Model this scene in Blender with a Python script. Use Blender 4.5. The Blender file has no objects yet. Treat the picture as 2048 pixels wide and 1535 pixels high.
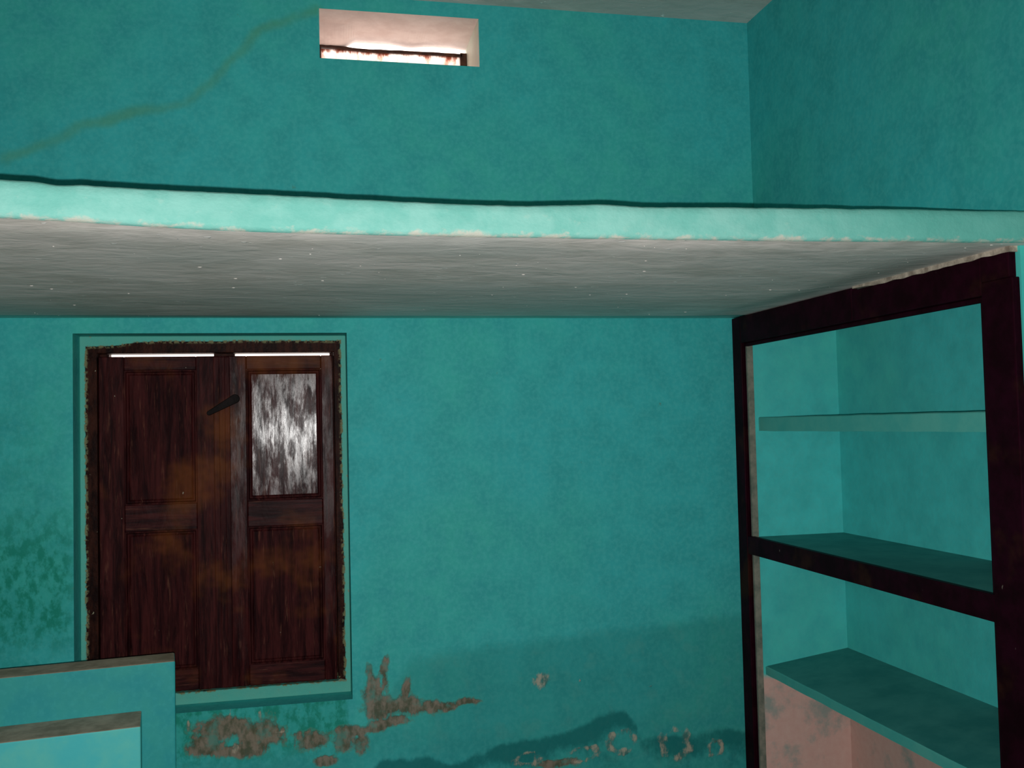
import bpy, bmesh, math, random
from mathutils import Vector, noise, Matrix
random.seed(4)
S = bpy.context.scene
C = S.collection

# ------------------------------------------------------------ camera
def cam_axes(yaw, pitch, roll):
    f = Vector((math.sin(yaw)*math.cos(pitch), math.cos(yaw)*math.cos(pitch), math.sin(pitch)))
    r = Vector((math.cos(yaw), -math.sin(yaw), 0))
    u = r.cross(f)
    return r*math.cos(roll)+u*math.sin(roll), -r*math.sin(roll)+u*math.cos(roll), f
CAM = Vector((0, -3.5, 1.55))
r_, u_, f_ = cam_axes(.2133, .0412, -.0232)
cd = bpy.data.cameras.new('camera'); cam = bpy.data.objects.new('camera', cd); C.objects.link(cam)
cd.sensor_fit = 'HORIZONTAL'; cd.sensor_width = 36; cd.lens = 1953.06/2048*36; cd.clip_start = .02
m = Matrix.Identity(4)
for i in range(3):
    m[i][0] = r_[i]; m[i][1] = u_[i]; m[i][2] = -f_[i]; m[i][3] = CAM[i]
cam.matrix_world = m
S.camera = cam

# ------------------------------------------------------------ world, lights, exposure
W = bpy.data.worlds.new('world'); S.world = W; W.use_nodes = True
bg = W.node_tree.nodes['Background']
bg.inputs[0].default_value = (1, .85, .77, 1); bg.inputs[1].default_value = 2.8
# the phone's own flash, two centimetres below its lens
ld = bpy.data.lights.new('phone_flash', 'SPOT'); ld.energy = 208; ld.spot_size = math.radians(122); ld.spot_blend = 1; ld.shadow_soft_size = .005; ld.color = (1, .985, .96)
fl = bpy.data.objects.new('phone_flash', ld); C.objects.link(fl)
fl.location = CAM + u_*-.022 + r_*-.006 + f_*.01
fl.rotation_euler = Vector((.109, .993, .037)).to_track_quat('-Z', 'Y').to_euler()
S.view_settings.view_transform = 'Standard'; S.view_settings.look = 'None'
S.view_settings.exposure = 0; S.view_settings.gamma = 1; S.view_settings.use_curve_mapping = False

# ------------------------------------------------------------ node helpers
def lin(c):
    return tuple((v/12.92 if v <= .04045 else ((v+.055)/1.055)**2.4) for v in (x/255 for x in c)) + (1,)
class NT:
    def __init__(s, name, rough=.6, spec=.3):
        s.m = bpy.data.materials.new(name); s.m.use_nodes = True
        s.t = s.m.node_tree; s.b = s.t.nodes['Principled BSDF']
        s.b.inputs['Roughness'].default_value = rough
        s.b.inputs['Specular IOR Level'].default_value = spec
        s.co = s.t.nodes.new('ShaderNodeTexCoord').outputs['Object']
    def link(s, a, b): s.t.links.new(a, b)
    def put(s, v, sock):
        if isinstance(v, (int, float)): sock.default_value = v
        elif isinstance(v, tuple): sock.default_value = v if len(v) == 4 or sock.type == 'VECTOR' else v+(1,)
        else: s.link(v, sock)
    def math(s, op, a, b=0., c=0., clamp=False):
        n = s.t.nodes.new('ShaderNodeMath'); n.operation = op; n.use_clamp = clamp
        for i, v in enumerate((a, b, c)): s.put(v, n.inputs[i])
        return n.outputs[0]
    def noise(s, scale, detail=4, rough=.55, stretch=(1, 1, 1), dist=0, off=(0, 0, 0)):
        mp = s.t.nodes.new('ShaderNodeMapping'); mp.inputs['Scale'].default_value = stretch; mp.inputs['Location'].default_value = off
        s.link(s.co, mp.inputs[0])
        n = s.t.nodes.new('ShaderNodeTexNoise'); n.inputs['Scale'].default_value = scale
        n.inputs['Detail'].default_value = detail; n.inputs['Roughness'].default_value = rough; n.inputs['Distortion'].default_value = dist
        s.link(mp.outputs[0], n.inputs['Vector'])
        return n.outputs['Fac']
    def step(s, v, a, b, inv=False):
        n = s.t.nodes.new('ShaderNodeMapRange'); n.interpolation_type = 'SMOOTHSTEP'
        s.put(v, n.inputs[0]); n.inputs[1].default_value = a; n.inputs[2].default_value = b
        n.inputs[3].default_value = 1 if inv else 0; n.inputs[4].default_value = 0 if inv else 1
        return n.outputs[0]
    def mix(s, f, a, b, mode='MIX'):
        n = s.t.nodes.new('ShaderNodeMix'); n.data_type = 'RGBA'; n.blend_type = mode
        s.put(f, n.inputs[0]); s.put(a, n.inputs[6]); s.put(b, n.inputs[7])
        return n.outputs[2]
    def attr(s, name):
        n = s.t.nodes.new('ShaderNodeAttribute'); n.attribute_name = name; return n
    def xyz(s):
        n = s.t.nodes.new('ShaderNodeSeparateXYZ'); s.link(s.co, n.inputs[0]); return n.outputs
    def bump(s, h, strength=.3, dist=.01):
        n = s.t.nodes.new('ShaderNodeBump'); n.inputs['Strength'].default_value = strength; n.inputs['Distance'].default_value = dist
        s.link(h, n.inputs['Height']); s.link(n.outputs[0], s.b.inputs['Normal'])
    def base(s, c): s.put(c, s.b.inputs['Base Color']); return s.m

TEAL = (.047, .485, .495); TEAL2 = (.055, .49, .43)
def wall_paint(nt, a=TEAL, b=TEAL2):
    big = nt.noise(1.1, 3); mid = nt.noise(9, 5, .65); fine = nt.noise(60, 3)
    c = nt.mix(nt.step(big, .40, .62), a, b)
    c = nt.mix(nt.step(mid, .3, .75), c, tuple(x*.80 for x in a))
    c = nt.mix(nt.math('MULTIPLY', nt.step(fine, .40, .65), .30), c, (.10, .56, .54))
    return c

def make_wall_back_mat():
    nt = NT('damp_teal_wall_paint', .62, .12)
    c = wall_paint(nt)
    A = nt.attr('marks'); sp = nt.t.nodes.new('ShaderNodeSeparateColor'); nt.link(A.outputs['Color'], sp.inputs[0])
    B = nt.attr('marks_b'); sq = nt.t.nodes.new('ShaderNodeSeparateColor'); nt.link(B.outputs['Color'], sq.inputs[0])
    peel0, damp0, salt0 = sp.outputs; crack0, deep0, green0 = sq.outputs
    n1 = nt.noise(22, 6, .7, (1, 1, .75)); n2 = nt.noise(38, 5, .6, (1, 1, .55)); n3 = nt.noise(12, 4, .6)
    j = nt.math('SUBTRACT', nt.math('ADD', nt.math('MULTIPLY', n1, .6), nt.math('MULTIPLY', n2, .4)), .5)
    damp = nt.step(nt.math('ADD', damp0, nt.math('MULTIPLY', j, .5)), .30, .72)
    c = nt.mix(nt.math('MULTIPLY', damp, .34), c, (.012, .17, .15))
    c = nt.mix(nt.math('MULTIPLY', nt.step(n3, .52, .66), nt.math('MULTIPLY', damp0, .30)), c, (.10, .38, .34))
    deep = nt.step(nt.math('ADD', deep0, nt.math('MULTIPLY', j, 1.1)), .30, .72)
    c = nt.mix(nt.math('MULTIPLY', deep, .72), c, (.004, .13, .13))
    gr = nt.math('MULTIPLY', green0, nt.step(nt.math('ADD', n1, nt.math('MULTIPLY', n2, .5)), .66, .86))
    c = nt.mix(nt.math('MULTIPLY', gr, .9), c, (.005, .21, .15))
    gr2 = nt.math('MULTIPLY', green0, .35)
    c = nt.mix(gr2, c, (.01, .30, .20))
    cr = nt.step(nt.math('ADD', crack0, nt.math('MULTIPLY', j, .7)), .05, 1.0)
    c = nt.mix(nt.math('MULTIPLY', cr, .50), c, (.11, .31, .11))
    pv = nt.math('ADD', peel0, nt.math('MULTIPLY', j, 2.6))
    peel = nt.step(pv, .46, .72)
    rim = nt.math('MULTIPLY', nt.step(pv, .34, .46), nt.step(pv, .50, .60, True))
    plaster = nt.mix(nt.step(n2, .38, .62), (.10, .085, .045), (.27, .20, .15))
    plaster = nt.mix(nt.math('MULTIPLY', nt.step(n3, .5, .64), .8), plaster, (.10, .27, .22))
    c = nt.mix(nt.math('MULTIPLY', rim, .55), c, (.10, .28, .20))
    c = nt.mix(nt.math('MULTIPLY', peel, .92), c, plaster)
    sv = nt.math('ADD', salt0, nt.math('MULTIPLY', j, 2.0))
    salt = nt.step(sv, .44, .74)
    saltc = nt.mix(nt.step(n2, .40, .60), (.07, .16, .14), (.50, .42, .32))
    c = nt.mix(nt.math('MULTIPLY', salt, .8), c, saltc)
    h = nt.math('ADD', nt.math('MULTIPLY', n2, .25), nt.math('SUBTRACT', nt.math('MULTIPLY', salt, .5), nt.math('MULTIPLY', peel, .9)))
    nt.bump(nt.math('ADD', h, nt.math('MULTIPLY', n1, .2)), .5, .006)
    return nt.base(c)

def make_plain_wall_mat(name='teal_wall_paint'):
    nt = NT(name, .62, .12); c = wall_paint(nt)
    nt.bump(nt.math('ADD', nt.noise(30, 5, .6), nt.noise(5, 2)), .22, .005)
    return nt.base(c)

def make_niche_mat():
    nt = NT('teal_niche_paint', .62, .12); c = wall_paint(nt, (.080, .64, .63), (.090, .62, .54))
    x, y, z = nt.xyz()
    n = nt.noise(7, 5, .65); n2 = nt.noise(40, 4, .6)
    edge = nt.math('ADD', z, nt.math('MULTIPLY', nt.math('SUBTRACT', n, .5), .05))
    pink = nt.step(edge, .575, .60, True)
    sm = nt.step(n, .52, .72)
    pc = nt.mix(nt.math('MULTIPLY', sm, .75), nt.mix(n2, (.66, .39, .34), (.76, .54, .47)), (.22, .36, .33))
    c = nt.mix(pink, c, pc)
    nt.bump(nt.noise(30, 5), .22, .005)
    return nt.base(c)

def make_grey_plaster(name='grey_plaster', dark=1.0):
    nt = NT(name, .7, .15)
    st = nt.noise(6, 6, .68, (.6, 1.1, 1), .5); st2 = nt.noise(20, 5, .6, (.45, .9, 1), .4); big = nt.noise(1.6, 3, .5, (.6, 1, 1))
    c = nt.mix(nt.step(st, .36, .64), tuple(x*dark for x in (.70, .65, .59)), tuple(x*dark for x in (.95, .86, .81)))
    c = nt.mix(nt.math('MULTIPLY', nt.step(st2, .45, .7), .5), c, tuple(x*dark for x in (.95, .90, .83)))
    c = nt.mix(nt.math('MULTIPLY', nt.step(big, .42, .60), .6), c, tuple(x*dark for x in (.64, .66, .62)))
    spk = nt.step(nt.noise(45, 2, .5, (.7, 1, 1)), 0.72, .75)
    c = nt.mix(spk, c, (1.0, .98, .94))
    nt.bump(nt.math('ADD', st2, nt.math('MULTIPLY', spk, .8)), .45, .008)
    return nt.base(c)

def make_aqua():
    nt = NT('aqua_slab_edge_paint', .6, .15)
    n = nt.noise(10, 5, .65); n2 = nt.noise(45, 5, .65, (.6, 1, 1)); big = nt.noise(2.2, 3)
    c = nt.mix(nt.step(n, .35, .66), (.17, .50, .43), (.25, .57, .50))
    c = nt.mix(nt.math('MULTIPLY', nt.step(big, .5, .7), .5), c, (.13, .44, .37))
    c = nt.mix(nt.math('MULTIPLY', nt.step(n2, .60, .72), .35), c, (.38, .60, .52))
    x, y, z = nt.xyz()
    # colour blends to a deeper teal towards the right end
    e = nt.step(nt.math('ADD', x, nt.math('MULTIPLY', n, .3)), 1.0, 1.75)
    c = nt.mix(nt.math('MULTIPLY', e, .50), c, (.10, .50, .42))
    lip = nt.math('MULTIPLY', nt.step(nt.math('ADD', z, nt.math('MULTIPLY', nt.math('SUBTRACT', n2, .5), .05)), 1.940, 1.951, True), nt.step(nt.noise(22, 4, .6, (1, 1, 1), 0, (4, 4, 4)), .42, .60))
    c = nt.mix(nt.math('MULTIPLY', lip, .8), c, (.62, .56, .48))
    nt.bump(nt.math('ADD', n, nt.math('MULTIPLY', n2, .5)), .5, .008)
    return nt.base(c)

def make_dark_frame():
    nt = NT('maroon_painted_wood', .55, .05)
    g = nt.noise(14, 6, .65, (3, 1, 1)); n = nt.noise(60, 4, .6); nb = nt.noise(6, 4)
    c = nt.mix(nt.step(g, .35, .7), (.010, .0005, .0030), (.021, .0012, .0075))
    c = nt.mix(nt.math('MULTIPLY', nt.step(nb, .56, .72), .5), c, (.045, .016, .007))
    chip = nt.step(nt.noise(38, 2, .5, (1, 1, .5), 0, (3, 1, 7)), .755, .775)
    c = nt.mix(chip, c, (.20, .17, .14))
    nt.bump(nt.math('ADD', g, nt.math('MULTIPLY', n, .3)), .25, .003)
    return nt.base(c)

def make_shutter_wood(name, axis=2, rough=.30, spec=.5, wave=1., worn=False):
    nt = NT(name, rough, spec)
    st = (9, 9, .8) if axis == 2 else (.8, 9, 9)
    g = nt.noise(5, 6, .7, st, .4); g2 = nt.noise(13, 5, .6, st); big = nt.noise(3.2, 4, .6)
    c = nt.mix(nt.step(g, .35, .68), (.012, .0020, .0030), (.062, .012, .012))
    c = nt.mix(nt.math('MULTIPLY', nt.step(big, .48, .70), .75), c, (.17, .050, .012))
    c = nt.mix(nt.math('MULTIPLY', nt.step(g2, .58, .74), .5), c, (.16, .060, .040))
    chip = nt.step(nt.noise(55, 2, .5, (1, 1, .6)), .765, .785)
    c = nt.mix(chip, c, (.30, .26, .20))
    wav = nt.noise(9, 3, .55, (1.6, 1, .7), .8)
    nt.bump(nt.math('ADD', nt.math('MULTIPLY', wav, .8 if worn else 2.2), nt.math('ADD', nt.math('MULTIPLY', g, .7), nt.math('MULTIPLY', g2, .35))), .5, .0022*wave)
    if worn:
        pt = nt.noise(11, 5, .7, (2.4, 1, .6), .15)
        nt.put(nt.math('ADD', .04, nt.math('MULTIPLY', nt.step(pt, .42, .62), spec)), nt.b.inputs['Specular IOR Level'])
    nt.put(nt.math('ADD', rough-.06, nt.math('MULTIPLY', g2, .22)), nt.b.inputs['Roughness'])
    return nt.base(c)

def make_window_frame_mat():
    nt = NT('window_frame_wood_with_teal_overpaint', .5, .06)
    g = nt.noise(9, 6, .7, (4, 4, 1.2)); n = nt.noise(14, 5, .7); n2 = nt.noise(60, 4, .6)
    wood = nt.mix(nt.step(g, .35, .68), (.008, .0022, .002), (.045, .012, .007))
    x, y, z = nt.xyz()
    L = nt.math('SUBTRACT', x, -.745); Rr = nt.math('SUBTRACT', .162, x)
    T = nt.math('SUBTRACT', 1.888, z); Bt = nt.math('MULTIPLY', nt.math('SUBTRACT', z, .612), .52)
    tl = nt.math('MULTIPLY', nt.step(x, -.68, -.50, True), .016)
    T = nt.math('SUBTRACT', T, tl)
    d = nt.math('MINIMUM', nt.math('MINIMUM', L, Rr), nt.math('MINIMUM', T, Bt))
    d = nt.math('ADD', d, nt.math('MULTIPLY', nt.math('SUBTRACT', n, .5), .016))
    pm = nt.step(d, .017, .021, True)
    chips = nt.step(d, .015, .024, False)
    paint = nt.mix(n, (.07, .46, .40), (.15, .46, .37))
    rimc = nt.mix(n2, (.30, .28, .16), (.12, .12, .05))
    rim = nt.math('MULTIPLY', nt.step(d, .014, .018), nt.step(d, .021, .030, True))
    c = nt.mix(pm, wood, paint)
    c = nt.mix(nt.math('MULTIPLY', rim, nt.step(n2, .46, .56)), c, rimc)
    chip = nt.step(nt.noise(55, 2, .5), .74, .76)
    c = nt.mix(chip, c, (.30, .28, .20))
    nt.bump(nt.math('ADD', n2, nt.math('MULTIPLY', pm, 1.2)), .4, .004)
    return nt.base(c)

def make_simple(name, a, b, scale=20, rough=.6, spec=.3, stretch=(1, 1, 1), bstr=.25):
    nt = NT(name, rough, spec); n = nt.noise(scale, 6, .65, stretch)
    nt.bump(n, bstr, .005)
    return nt.base(nt.mix(nt.step(n, .32, .68), a, b))

M_back = make_wall_back_mat(); M_wall = make_plain_wall_mat(); M_niche = make_niche_mat()
M_under = make_grey_plaster('grey_slab_underside', 1.0); M_ceil = make_grey_plaster('grey_ceiling_plaster', .78)
M_aqua = make_aqua(); M_frame = make_dark_frame()
M_shut = make_shutter_wood('dull_shutter_stiles', 2, .45, .05)
M_shutr = make_shutter_wood('varnished_shutter_stiles', 2, .27, .08, .8, True)
M_shrail = make_shutter_wood('dull_shutter_rails', 0, .42, .07)
M_panel = make_shutter_wood('dull_shutter_panel', 2, .5, .04)
M_gloss = make_shutter_wood('varnished_shutter_panel', 2, .165, .30, .72, True)
M_wframe = make_window_frame_mat()
M_floor = make_simple('grey_cement_floor', (.12, .12, .11), (.22, .21, .19), 4)
M_soffit = make_simple('pale_pink_plaster', (.74, .62, .58), (.86, .76, .72), 12)
M_reveal = make_simple('pale_green_reveal_paint', (.60, .62, .52), (.66, .74, .64), 9)
M_brown = make_simple('dusty_brown_edge', (.26, .20, .14), (.46, .36, .27), 16)
M_vbar = make_simple('weathered_brown_wood', (.020, .006, .004), (.07, .025, .012), 30)
M_iron = make_simple('dark_iron', (.003, .002, .002), (.010, .006, .006), 40, .6, .08)
M_mortar = make_simple('beige_mortar_line', (.13, .15, .12), (.26, .25, .20), 25)
M_mortar_pale = make_simple('pale_mortar', (.24, .19, .15), (.62, .52, .42), 30)
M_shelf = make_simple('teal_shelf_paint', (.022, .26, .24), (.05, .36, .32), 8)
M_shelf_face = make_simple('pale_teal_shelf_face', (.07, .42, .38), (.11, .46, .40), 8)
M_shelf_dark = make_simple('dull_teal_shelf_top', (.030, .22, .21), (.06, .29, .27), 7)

def make_headboard_mats():
    nt = NT('teal_board_paint', .55, .2)
    n = nt.noise(8, 5, .6); n2 = nt.noise(60, 3)
    c = nt.mix(nt.step(n, .35, .68), (.022, .30, .32), (.035, .34, .32))
    c = nt.mix(nt.math('MULTIPLY', nt.step(n2, .45, .7), .3), c, (.05, .40, .40))
    nt.bump(nt.noise(40, 4), .15, .003); a = nt.base(c)
    nt = NT('pale_teal_panel_paint', .55, .2)
    n = nt.noise(9, 5, .6)
    c = nt.mix(nt.step(n, .35, .68), (.07, .52, .54), (.12, .56, .50))
    nt.bump(nt.noise(40, 4), .15, .003); b = nt.base(c)
    return a, b
M_hb, M_hbp = make_headboard_mats()

def make_pane():
    nt = NT('frosted_weathered_pane', .8, .1)
    n = nt.noise(16, 6, .7, (2.2, 1, .8)); x, y, z = nt.xyz()
    t = nt.step(nt.math('ADD', z, nt.math('MULTIPLY', nt.math('SUBTRACT', n, .5), .09)), 2.999, 3.016)
    c = nt.mix(nt.step(n, .50, .66), (.98, .96, .94), (.80, .52, .44))
    c = nt.mix(t, c, (.32, .12, .08))
    tr = nt.t.nodes.new('ShaderNodeBsdfTranslucent'); nt.link(c, tr.inputs[0])
    out = nt.t.nodes['Material Output']
    mx = nt.t.nodes.new('ShaderNodeMixShader'); mx.inputs[0].default_value = .85
    nt.link(nt.b.outputs[0], mx.inputs[1]); nt.link(tr.outputs[0], mx.inputs[2]); nt.link(mx.outputs[0], out.inputs[0])
    nt.base(c)
    return nt.m
M_pane = make_pane()

# ------------------------------------------------------------ mesh helpers
def link(name, bm, mats, parent=None, bevel=0, segs=2, smooth=False):
    bmesh.ops.recalc_face_normals(bm, faces=bm.faces)
    me = bpy.data.meshes.new(name); bm.to_mesh(me); bm.free()
    for mt in (mats if isinstance(mats, (list, tuple)) else [mats]): me.materials.append(mt)
    o = bpy.data.objects.new(name, me); C.objects.link(o)
    if parent: o.parent = parent
    if bevel:
        b = o.modifiers.new('bevel', 'BEVEL'); b.width = bevel; b.segments = segs; b.limit_method = 'ANGLE'; b.angle_limit = math.radians(40)
    if smooth:
        for p in me.polygons: p.use_smooth = True
    return o
def box(bm, x0, x1, y0, y1, z0, z1, mi=0):
    vs = [bm.verts.new((x, y, z)) for x in (x0, x1) for y in (y0, y1) for z in (z0, z1)]
    for a in ((0, 1, 3, 2), (4, 6, 7, 5), (0, 4, 5, 1), (2, 3, 7, 6), (0, 2, 6, 4), (1, 5, 7, 3)):
        f = bm.faces.new([vs[i] for i in a]); f.material_index = mi
def one_box(name, b, mats, parent=None, bevel=0):
    bm = bmesh.new(); box(bm, *b); return link(name, bm, mats, parent, bevel)
def structure(o, label=None):
    o['kind'] = 'structure'
    if label: o['label'] = label
    return o
def empty(name, loc=(0, 0, 0), rz=0):
    o = bpy.data.objects.new(name, None); C.objects.link(o); o.location = loc; o.rotation_euler = (0, 0, rz); o.empty_display_size = .1
    return o
def thing(o, label, cat, group=None):
    o['label'] = label; o['category'] = cat
    if group: o['group'] = group
    return o

# ------------------------------------------------------------ room shell
XR, ZC, ZS = 1.739, 3.107, 1.94         # upper right wall, ceiling, underside of the loft slab
XL, YF = -2.4, -5.0
WX0, WX1, WZ0, WZ1 = -.745, .162, .604, 1.888   # shutter window opening
VX0, VX1, VZ0, VZ1 = .083, .663, 2.873, 3.053   # ventilator opening
TH = .30

def smooth(a, b, v):
    t = max(0, min(1, (v-a)/(b-a))); return t*t*(3-2*t)
PEEL = [(-0.268, 0.542, 0.102, 0.04), (-0.153, 0.507, 0.083, 0.054), (-0.333, 0.489, 0.061, 0.03), (-0.203, 0.461, 0.091, 0.024), (0.023, 0.471, 0.051, 0.034), (0.125, 0.461, 0.038, 0.034), (0.189, 0.451, 0.024, 0.042), (0.151, 0.493, 0.059, 0.017), (0.247, 0.502, 0.059, 0.019), (0.326, 0.513, 0.046, 0.01), (0.231, 0.62, 0.035, 0.059), (0.224, 0.69, 0.017, 0.035), (0.271, 0.565, 0.073, 0.039), (0.28, 0.686, 0.012, 0.06), (0.353, 0.566, 0.057, 0.038), (0.351, 0.623, 0.012, 0.039), (0.429, 0.551, 0.047, 0.024), (0.496, 0.551, 0.05, 0.017), (0.568, 0.563, 0.047, 0.011), (0.064, 0.402, 0.041, 0.014), (-0.036, 0.496, 0.02, 0.013), (0.904, 0.314, 0.085, 0.016)]
SALT = [(0.846, 0.616, 0.045, 0.036, 0), (1.139, 0.37, 0.062, 0.047, 1), (1.35, 0.34, 0.071, 0.062, 1), (0.783, 0.338, 0.056, 0.029, 1), (0.99, 0.337, 0.076, 0.029, 1), (1.509, 0.313, 0.033, 0.034, 1), (0.988, 0.608, 0.011, 0.01, 0), (1.258, 0.565, 0.01, 0.009, 0), (-0.152, 0.571, 0.012, 0.027, 0), (-0.086, 0.514, 0.017, 0.01, 0), (-0.04, 0.48, 0.009, 0.038, 0), (-0.236, 0.472, 0.017, 0.03, 0), (-0.384, 0.561, 0.013, 0.024, 0), (-0.251, 0.591, 0.007, 0.017, 0)]
WAVE = [(0.149, 0.351), (0.224, 0.37), (0.266, 0.393), (0.412, 0.383), (0.528, 0.358), (0.61, 0.386), (0.696, 0.408), (0.845, 0.416), (0.985, 0.449), (1.061, 0.486), (1.152, 0.491), (1.196, 0.442), (1.221, 0.385), (1.411, 0.383), (1.528, 0.395), (1.654, 0.374)]
CRACK = [(-.95, 2.47), (-.875, 2.505), (-.703, 2.597), (-.542, 2.652), (-.378, 2.684), (-.294, 2.755), (-.209, 2.857), (-.123, 2.961), (.016, 3.024), (.07, 3.05)]
def marks(x, z):
    w = noise.noise(Vector((x*12, z*12, 3)))*.014; w2 = noise.noise(Vector((x*12, z*12, 9)))*.012
    X, Z = x+w, z+w2
    peel = 0
    for cx, cz, rx, rz in PEEL:
        d = math.hypot((X-cx)/rx, (Z-cz)/rz); peel = max(peel, 1-smooth(.35, 1.75, d))
    salt = 0
    for cx, cz, rx, rz, ring in SALT:
        d = math.hypot((X-cx)/rx, (Z-cz)/rz)
        an = math.atan2(Z-cz, X-cx); k = .85+.55*noise.noise(Vector((math.cos(an)*1.3+cx*9, math.sin(an)*1.3, 4)))
        s = (math.exp(-((d-.8)/.38)**2)*k*1.15 if ring else 1-smooth(.3, 1.5, d))*.72
        salt = max(salt, s)
    # tide line of the rising damp
    tide = .775 + .045*smooth(.6, 1.7, x) + .012*noise.noise(Vector((x*5, 0, 1))) - .0*x
    tide -= .30*smooth(.40, .15, x)
    damp = 1-smooth(tide-.10, tide+.03, z)
    damp = damp*.75 + .25*(1 if z < tide else 0)*smooth(tide-.20, tide, z) if z < tide+.03 else 0
    damp *= smooth(.16, .75, x)*.35+.65
    # the lower darker wave
    wave = 0 if x < WAVE[0][0] else WAVE[-1][1]
    for (ax, az), (bx, bz) in zip(WAVE, WAVE[1:]):
        if ax <= x < bx: wave = az+(bz-az)*smooth(ax, bx, x)
    wave += .014*noise.noise(Vector((x*11, 0, 5)))
    deep = 1-smooth(wave-.035, wave+.025, z)
    deep *= .78+.40*noise.noise(Vector((x*7, z*9, 2)))
    deep = max(deep, 0)*(.50+.50*smooth(wave-.13, wave-.02, z))
    crack = 0
    if z > 2.4:
        for (ax, az), (bx, bz) in zip(CRACK, CRACK[1:]):
            vx, vz = bx-ax, bz-az; t = max(0, min(1, ((X-ax)*vx+(Z-az)*vz)/(vx*vx+vz*vz)))
            d = math.hypot(X-ax-t*vx, Z-az-t*vz); crack = max(crack, 1-smooth(0, .040, d))
        crack *= .55+.7*abs(noise.noise(Vector((x*4, z*4, 8))))
    green = smooth(-.70, -.80, x)*smooth(.78, .95, z)*(1-smooth(1.1, 1.45, z))
    green = max(green, .25*smooth(-.70, -.9, x)*(1-smooth(1.5, 1.9, z)))
    if x > -.45 and x < .15 and z < .62: green = max(green, .9*smooth(.38, .5, z))
    return (peel, damp, salt, 1), (crack, deep, green, 1)

def lines(a, b, step, extra):
    xs = {round(a+(b-a)*i/max(1, round((b-a)/step)), 4) for i in range(max(1, round((b-a)/step))+1)}
    xs = [v for v in xs if all(abs(v-e) > step*.4 for e in extra)] + list(extra)
    return sorted(set(xs))
def build_wall_back():
    xs = [XL-.1, -2.0, -1.5] + lines(-1.15, 1.80, .0125, [WX0, WX1, VX0, VX1]) + [2.0, 2.3]
    zs = [-.05] + lines(.1, 3.107, .0125, [WZ0, WZ1, VZ0, VZ1]) + [3.25]
    bm = bmesh.new(); la = bm.verts.layers.float_color.new('marks'); lb = bm.verts.layers.float_color.new('marks_b')
    vs = {}
    def V(i, j):
        if (i, j) not in vs:
            x, z = xs[i], zs[j]
            v = bm.verts.new((x, 0, z)); v[la], v[lb] = marks(x, z); vs[i, j] = v
        return vs[i, j]
    for i in range(len(xs)-1):
        for j in range(len(zs)-1):
            cx, cz = (xs[i]+xs[i+1])/2, (zs[j]+zs[j+1])/2
            if (WX0 < cx < WX1 and WZ0 < cz < WZ1) or (VX0 < cx < VX1 and VZ0 < cz < VZ1): continue
            bm.faces.new((V(i, j), V(i+1, j), V(i+1, j+1), V(i, j+1)))
    # reveals of both openings and the outer skin
    def quad(p, mi):
        f = bm.faces.new([bm.verts.new(q) for q in p]); f.material_index = mi
        for v in f.verts: v[la] = (0, 0, 0, 1); v[lb] = (0, 0, 0, 1)
    for x0, x1, z0, z1, ms in ((WX0, WX1, WZ0, WZ1, (1, 1, 1, 1)), (VX0, VX1, VZ0, VZ1, (2, 3, 2, 2))):
        quad([(x0, 0, z0), (x0, TH, z0), (x0, TH, z1), (x0, 0, z1)], ms[0])
        quad([(x1, 0, z0), (x1, 0, z1), (x1, TH, z1), (x1, TH, z0)], ms[1])
        quad([(x0, 0, z0), (x1, 0, z0), (x1, TH, z0), (x0, TH, z0)], ms[2])
        quad([(x0, 0, z1), (x0, TH, z1), (x1, TH, z1), (x1, 0, z1)], ms[3])
    ox = sorted([XL-.1, 2.3, WX0, WX1, VX0, VX1]); oz = sorted([-.05, 3.25, WZ0, WZ1, VZ0, VZ1])
    for a, b in zip(ox, ox[1:]):
        for c, d in zip(oz, oz[1:]):
            cx, cz = (a+b)/2, (c+d)/2
            if (WX0 < cx < WX1 and WZ0 < cz < WZ1) or (VX0 < cx < VX1 and VZ0 < cz < VZ1): continue
            quad([(a, TH, c), (a, TH, d), (b, TH, d), (b, TH, c)], 1)
    me = bpy.data.meshes.new('wall_back'); bm.to_mesh(me); bm.free()
    for mt in (M_back, M_wall, M_soffit, M_reveal): me.materials.append(mt)
    o = bpy.data.objects.new('wall_back', me); C.objects.link(o); return structure(o)
build_wall_back()

structure(one_box('floor', (XL-.1, 2.3, YF-.1, .3, -.06, 0), M_floor))
structure(one_box('ceiling', (XL-.1, 2.3, YF-.1, .3, ZC, ZC+.12), M_ceil))
structure(one_box('wall_left', (XL-.1, XL, YF-.1, 0, 0, ZC), M_wall))
structure(one_box('wall_front', (XL-.1, 2.3, YF-.1, YF, 0, ZC), M_wall))

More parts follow.
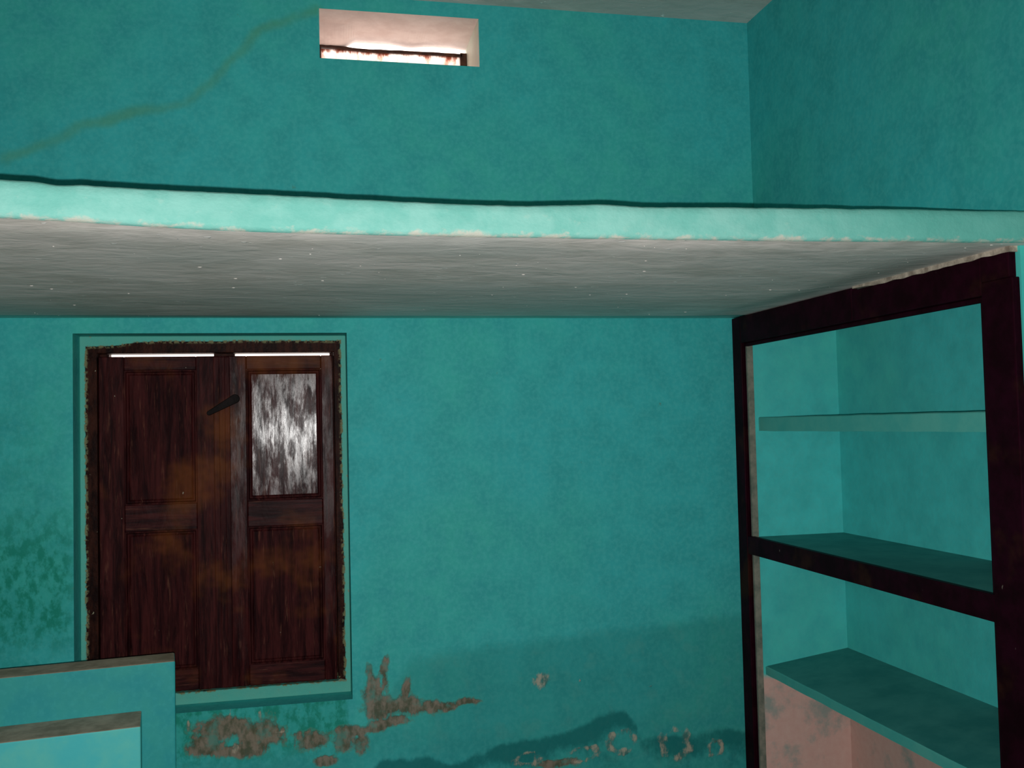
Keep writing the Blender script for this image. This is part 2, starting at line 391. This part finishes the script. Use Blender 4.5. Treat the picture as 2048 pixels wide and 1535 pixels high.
# right wall: upper part, plain wall towards the camera, and the thick part under the slab with the cupboard recess in it
NY0, NY1, NX = -.095, -1.41, 2.02
XP = 1.647                                # room face of the masonry behind the wooden frame
def build_wall_right():
    bm = bmesh.new()
    box(bm, XR, 2.3, -1.54, 0, ZS, ZC)            # above the slab
    box(bm, XR, 2.3, YF, -1.54, 0, ZC)            # towards the camera
    o = link('wall_right', bm, M_wall); structure(o)
    bm = bmesh.new()
    box(bm, XP, 2.3, NY0, 0, 0, ZS)               # far jamb
    box(bm, XP, 2.3, -1.536, NY1, 0, ZS)          # near jamb
    box(bm, NX, 2.3, NY1, NY0, 0, ZS)             # back of the recess
    o2 = link('niche_masonry', bm, M_niche, o)
    bm = bmesh.new(); box(bm, XP-.006, XP+.018, NY0-.012, NY0+.002, 0, 1.83)
    link('mortar_line', bm, M_mortar, o)
    bm = bmesh.new(); prev = None                 # ragged mortar squeezed between the top rail and the slab
    for i in range(61):
        y = -.86-.668*i/60; d = .0035*noise.noise(Vector((y*22, 0, 3))); x0 = 1.6255
        zb = 1.9275 + d + .006*smooth(-1.0, -.86, y)
        cur = [bm.verts.new(p) for p in ((x0, y, zb), (x0, y, 1.9405), (1.66, y, 1.9405), (1.66, y, zb))]
        if prev:
            for k in range(4): bm.faces.new((prev[k], prev[(k+1) % 4], cur[(k+1) % 4], cur[k]))
        else: bm.faces.new(cur)
        prev = cur
    bm.faces.new(list(reversed(prev))); link('mortar_line', bm, M_mortar_pale, o)
build_wall_right()

# ------------------------------------------------------------ loft slab
ST = [(-2.4, -1.64, 1.94, 2.010), (-.9, -1.635, 1.94, 2.010), (-.52, -1.620, 1.94, 2.010), (-.465, -1.610, 1.94, 2.011), (-.432, -1.604, 1.94, 2.006), (-.391, -1.596, 1.94, 2.010),
      (-.274, -1.565, 1.94, 2.013), (-.092, -1.535, 1.94, 2.016), (.102, -1.527, 1.94, 2.013), (.306, -1.524, 1.94, 2.009), (.465, -1.525, 1.94, 2.008), (.628, -1.528, 1.94, 2.015), (.727, -1.531, 1.94, 2.011),
      (.852, -1.535, 1.94, 2.013), (.968, -1.538, 1.94, 2.014), (1.323, -1.557, 1.94, 2.015), (1.571, -1.569, 1.94, 2.014), (XR, -1.575, 1.94, 2.014)]
def st_at(x):
    for a, b in zip(ST, ST[1:]):
        if a[0] <= x <= b[0]:
            t = (x-a[0])/(b[0]-a[0]); return [a[i]+(b[i]-a[i])*t for i in range(1, 4)]
    return ST[-1][1:]
def build_slab():
    bm = bmesh.new(); n = 330; rows = []
    for i in range(n+1):
        x = -2.4+(XR+2.4)*i/n; y, zb, zt = st_at(x)
        zt += .0012*noise.noise(Vector((x*16, 1, 0))) + .0010*noise.noise(Vector((x*45, 1, 0)))
        zb += .0020*noise.noise(Vector((x*13, 5, 0))) + .0015*noise.noise(Vector((x*50, 5, 0)))
        y += .004*noise.noise(Vector((x*7, 9, 0)))
        shade_sag = .020*(1-smooth(1.40, 1.62, x))  # underside bowed for the shading: front turned brighter, back darker
        p = [(y*t_, ZS-shade_sag*math.sin(math.pi*t_)) for t_ in [k_/12 for k_ in range(12)]] + [(y+.012, ZS+.0005), (y+.002, zb+.004), (y, zb+.012)]
        m_ = 4
        for k in range(1, m_): p.append((y+.0025*noise.noise(Vector((x*14, k*2, 3))), zb+.012+(zt-zb-.020)*k/m_))
        p += [(y+.002, zt-.006), (y+.010, zt), (y+.1, zt), (0, zt)]
        rows.append([bm.verts.new((x, a, b)) for a, b in p])
    L = len(rows[0])
    for i in range(n):
        for k in range(L):
            a, b = rows[i], rows[i+1]; k2 = (k+1) % L
            f = bm.faces.new((a[k], b[k], b[k2], a[k2]))
            f.material_index = 0 if k < 12 else 1
            f.smooth = k < L-3
    bm.faces.new(rows[0]); bm.faces.new(list(reversed(rows[-1])))
    rnd = random.Random(11)                        # drips and crumbs of plaster left on the underside
    for q in range(75):
        x = rnd.uniform(-1.2, 1.58); t_ = rnd.random()**.7*.96+.02; y = st_at(x)[0]*t_
        zz = ZS-.020*(1-smooth(1.40, 1.62, x))*math.sin(math.pi*t_); r = .0008+.0021*rnd.random()**2
        mt = Matrix.Translation((x, y, zz)) @ Matrix.Diagonal((rnd.uniform(1, 2.2), 1, .6, 1))
        bmesh.ops.create_icosphere(bm, subdivisions=1, radius=r, matrix=mt)
    o = link('loft_slab', bm, [M_under, M_aqua])
    thing(o, 'concrete loft slab above the shutters with pale aqua front edge and grey plastered underside', 'loft shelf')
build_slab()

# ------------------------------------------------------------ shuttered window
def window():
    w = structure(empty('window_1', ((WX0+WX1)/2, .10, WZ0)))
    ox, oy, oz = w.location
    def put(o): o.parent = w; o.matrix_parent_inverse = Matrix.Translation(-Vector((ox, oy, oz))); return o
    ix0, ix1, iz0, iz1 = -.688, .118, .646, 1.822
    bm = bmesh.new()
    y0, y1 = .10, .175
    zt = iz1+.0058
    oo = [(WX0, WZ0), (WX1, WZ0), (WX1, WZ1), (WX0, WZ1)]; ii = [(ix0, iz0), (ix1, iz0), (ix1, zt), (ix0, zt)]
    RR = [[bm.verts.new((a, y, b)) for a, b in pts] for pts, y in ((oo, y0), (ii, y0), (ii, y1), (oo, y1))]
    for q in range(4):
        q2 = (q+1) % 4
        for k in range(4): bm.faces.new((RR[k][q], RR[k][q2], RR[(k+1) % 4][q2], RR[(k+1) % 4][q]))
    box(bm, WX0, ix0+.03, .150, .2, WZ0, WZ1); box(bm, ix1-.012, WX1, .150, .2, WZ0, WZ1); box(bm, ix0, ix1, .150, .2, WZ0, iz0+.02)
    box(bm, -.304, -.232, .150, .2, iz0, WZ1)
    put(link('window_frame', bm, M_wframe, None, .003))
    # two leaves; the gap of a centimetre under the head lets the daylight in
    top, bot = 1.8165, .650
    for k, (a, b) in enumerate(((ix0+.003, -.272), (-.268, ix1-.003))):
        sw = .078; c0, c1 = a+sw, b-sw
        ph = 1.768; pl = 1.300; qh = 1.207; ql = .722
        if k: c0 = -.190; c1 = .072
        else: c0 = -.602; c1 = -.362
        bm = bmesh.new(); f0, f1 = .108, .145
        box(bm, a, c0, f0, f1, bot, top); box(bm, c1, b, f0, f1, bot, top)
        for z0, z1 in ((ph, top), (qh, pl), (bot, ql)): box(bm, c0, c1, f0+.001, f1-.001, z0, z1, 1)
        leaf = put(link('shutter', bm, [M_shutr if k else M_shut, M_shrail], None, .003))
        for z0, z1 in ((pl, ph), (ql, qh)):
            bm = bmesh.new()
            # fielded panel: thin margin, raised field, moulding stepped round it
            e = .0
            def ring(x0, x1, zz0, zz1, y): return [bm.verts.new(p) for p in ((x0, y, zz0), (x1, y, zz0), (x1, y, zz1), (x0, y, zz1))]
            R = [ring(c0, c1, z0, z1, .111), ring(c0+.004, c1-.004, z0+.004, z1-.004, .111), ring(c0+.008, c1-.008, z0+.008, z1-.008, .119),
                 ring(c0+.012, c1-.012, z0+.012, z1-.012, .119), ring(c0+.018, c1-.018, z0+.018, z1-.018, .1150)]
            for r1, r2 in zip(R, R[1:]):
                for q in range(4): bm.faces.new((r1[q], r1[(q+1) % 4], r2[(q+1) % 4], r2[q]))
            fc = bm.faces.new(R[-1]); fc.material_index = 1
            back = ring(c0, c1, z0, z1, .135); bm.faces.new(back)
            for q in range(4): bm.faces.new((R[0][q], R[0][(q+1) % 4], back[(q+1) % 4], back[q]))
            glossy = k == 1 and z0 == pl
            p = link('panel', bm, [M_panel, M_gloss if glossy else M_panel]); p.parent = leaf
            if glossy: p['label'] = 'glossy varnished panel with a streaky white shine'
        if k == 1:
            bm = bmesh.new(); box(bm, -.302, -.246, .094, .109, bot+.004, top-.004)
            box(bm, -.283, -.262, .089, .094, bot+.004, top-.004)
            s = link('cover_strip', bm, M_shut, None, .003); s.parent = leaf
    # turn button across the meeting stiles
    bm = bmesh.new(); n = 14; ring = []
    L, r = .050, .0135
    for i in range(n):
        a = 2*math.pi*i/n
        ring.append((math.cos(a)*r*(1.25 if math.cos(a) > 0 else .6) + (L if math.cos(a) > 0 else -L), math.sin(a)*r*(1.2 if math.cos(a) > 0 else .6)))
    fr = [bm.verts.new((x, -.008, z)) for x, z in ring]; bk = [bm.verts.new((x, .008, z)) for x, z in ring]
    bm.faces.new(fr); bm.faces.new(list(reversed(bk)))
    for i in range(n): bm.faces.new((fr[i], bk[i], bk[(i+1) % n], fr[(i+1) % n]))
    o = put(link('turn_latch', bm, M_iron, None, .002))
    o.matrix_parent_inverse = Matrix.Identity(4)
    o.location = Vector((-.272, .080, 1.638))-w.location; o.rotation_euler = (0, -math.radians(29), 0)
    bm = bmesh.new(); bmesh.ops.create_cone(bm, segments=14, radius1=.006, radius2=.006, depth=.022, cap_ends=True, matrix=Matrix.Rotation(math.pi/2, 4, 'X'))
    p = link('pivot', bm, M_iron); p.parent = o; p.location = (0, 0, 0)
window()

# ------------------------------------------------------------ ventilator
def ventilator():
    w = structure(empty('window_2', ((VX0+VX1)/2, .28, VZ0)))
    inv = Matrix.Translation(-Vector(w.location))
    def put(o): o.parent = w; o.matrix_parent_inverse = inv; return o
    bm = bmesh.new(); n = 40
    prev = None                                    # warped top bar
    for i in range(n+1):
        x = VX0+(VX1-VX0-.02)*i/n; h = .0045+.004*abs(noise.noise(Vector((x*14, 2, 0)))); z = 3.013+.010*smooth(.30, .083, x)-.002*math.sin(x*9)
        cur = [bm.verts.new(p) for p in ((x, .262, z-h), (x, .262, z+h), (x, .285, z+h), (x, .285, z-h))]
        if prev:
            for k in range(4): bm.faces.new((prev[k], prev[(k+1) % 4], cur[(k+1) % 4], cur[k]))
        else: bm.faces.new(cur)
        prev = cur
    bm.faces.new(list(reversed(prev)))
    put(link('top_bar', bm, M_vbar))
    bm = bmesh.new(); box(bm, .636, VX1-.001, .262, .285, VZ0, 3.024); put(link('side_post', bm, M_vbar, None, .002))
    bm = bmesh.new(); box(bm, VX0, VX0+.012, .262, .285, VZ0, 3.022); put(link('side_post', bm, M_vbar, None, .002))
    bm = bmesh.new(); box(bm, VX0+.01, .640, .272, .277, VZ0, 3.012); put(link('pane', bm, M_pane))
    # rough lower lip of the soffit plaster, drooping at the left
    bm = bmesh.new(); prev = None
    for i in range(61):
        x = VX0+(VX1-VX0)*i/60
        zz = 3.053 - .030*smooth(.235, .17, x) - .010*math.exp(-((x-.44)/.05)**2) - .007*smooth(.60, .655, x) - .003*abs(noise.noise(Vector((x*30, 0, 0)))) - .001
        cur = [bm.verts.new(p) for p in ((x, .12, 3.0532), (x, .25, zz+.004), (x, .288, zz), (x, .30, 3.054))]
        if prev:
            for k in range(4): bm.faces.new((prev[k], prev[(k+1) % 4], cur[(k+1) % 4], cur[k]))
        else: bm.faces.new(cur)
        prev = cur
    bm.faces.new(list(reversed(prev)))
    put(link('plaster_lip', bm, M_soffit))
ventilator()

# ------------------------------------------------------------ built-in cupboard: frame and shelves
def cupboard():
    XF, XB = 1.627, XP
    t = thing(empty('built_in_cupboard', (XF, -.77, 0)), 'doorless built-in cupboard with dark maroon wooden frame and teal shelves in the right wall', 'cupboard')
    inv = Matrix.Translation(-Vector(t.location))
    def put(o): o.parent = t; o.matrix_parent_inverse = inv; return o
    def member(name, boxes):
        bm = bmesh.new()
        for b in boxes: box(bm, *b)
        return put(link(name, bm, M_frame, None, .003))
    # far stile: face towards the room, rebate step on the opening side
    member('frame_stile', [(XF, XB+.004, -.085, -.012, 0, 1.936), (XF+.012, XB+.004, -.097, -.085, 0, 1.826)])
    member('frame_stile', [(XF, XB+.004, -1.530, -1.422, 0, 1.868), (XF, XB+.004, -1.520, -1.422, 1.868, 1.936), (XF+.012, XB+.004, -1.422, -1.402, 0, 1.826)])
    member('top_rail', [(XF, XB+.004, -1.422, -.85, 1.836, 1.929), (XF, XB+.004, -.85, -.085, 1.836, 1.937), (XF+.012, XB+.004, -1.422, -.085, 1.822, 1.836)])
    member('middle_rail', [(XF+.002, XB+.004, -1.422, -.085, 1.045, 1.112)])
    def shelf(name, x0, z0, z1, zb0, zb1, mats, face=.0):
        bm = bmesh.new(); n = 40; rows = []
        for i in range(n+1):
            y = NY0+(NY1-NY0)*i/n; d = .0015*noise.noise(Vector((y*9, z1, 2)))
            rows.append([bm.verts.new(p) for p in ((x0, y, z0+d), (x0, y, z1-.003+d), (x0+.004, y, z1+d), (NX, y, zb1), (NX, y, zb0))])
        for a, b in zip(rows, rows[1:]):
            for k in range(5):
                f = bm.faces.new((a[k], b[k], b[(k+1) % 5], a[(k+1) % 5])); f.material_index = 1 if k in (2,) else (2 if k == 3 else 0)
        bm.faces.new(rows[0]); bm.faces.new(list(reversed(rows[-1])))
        return put(link(name, bm, mats))
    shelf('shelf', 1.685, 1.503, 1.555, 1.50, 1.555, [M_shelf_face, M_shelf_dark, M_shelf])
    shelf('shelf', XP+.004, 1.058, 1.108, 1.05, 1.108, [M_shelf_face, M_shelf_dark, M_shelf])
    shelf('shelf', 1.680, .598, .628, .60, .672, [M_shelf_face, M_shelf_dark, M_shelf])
cupboard()

# ------------------------------------------------------------ stepped board in the lower left corner
def headboard():
    # local x runs along the board from its right front corner to the left
    t = thing(empty('headboard', (-.354, -.600, 0), math.radians(7.6)), 'teal panelled headboard with dusty brown top edges standing before the shuttered window', 'headboard')
    Lw, T = 1.30, .115
    bm = bmesh.new()
    box(bm, -Lw, 0, 0, T, 0, .911)
    for f in bm.faces:
        if f.calc_center_median().z > .9: f.material_index = 1
    link('board', bm, [M_hb, M_brown], t, .004)
    bm = bmesh.new()
    box(bm, -Lw+.10, -.088, -.155, .002, 0, .785)
    for f in bm.faces:
        if f.calc_center_median().z > .78: f.material_index = 1
    link('raised_panel', bm, [M_hbp, M_brown], t, .004)
headboard()
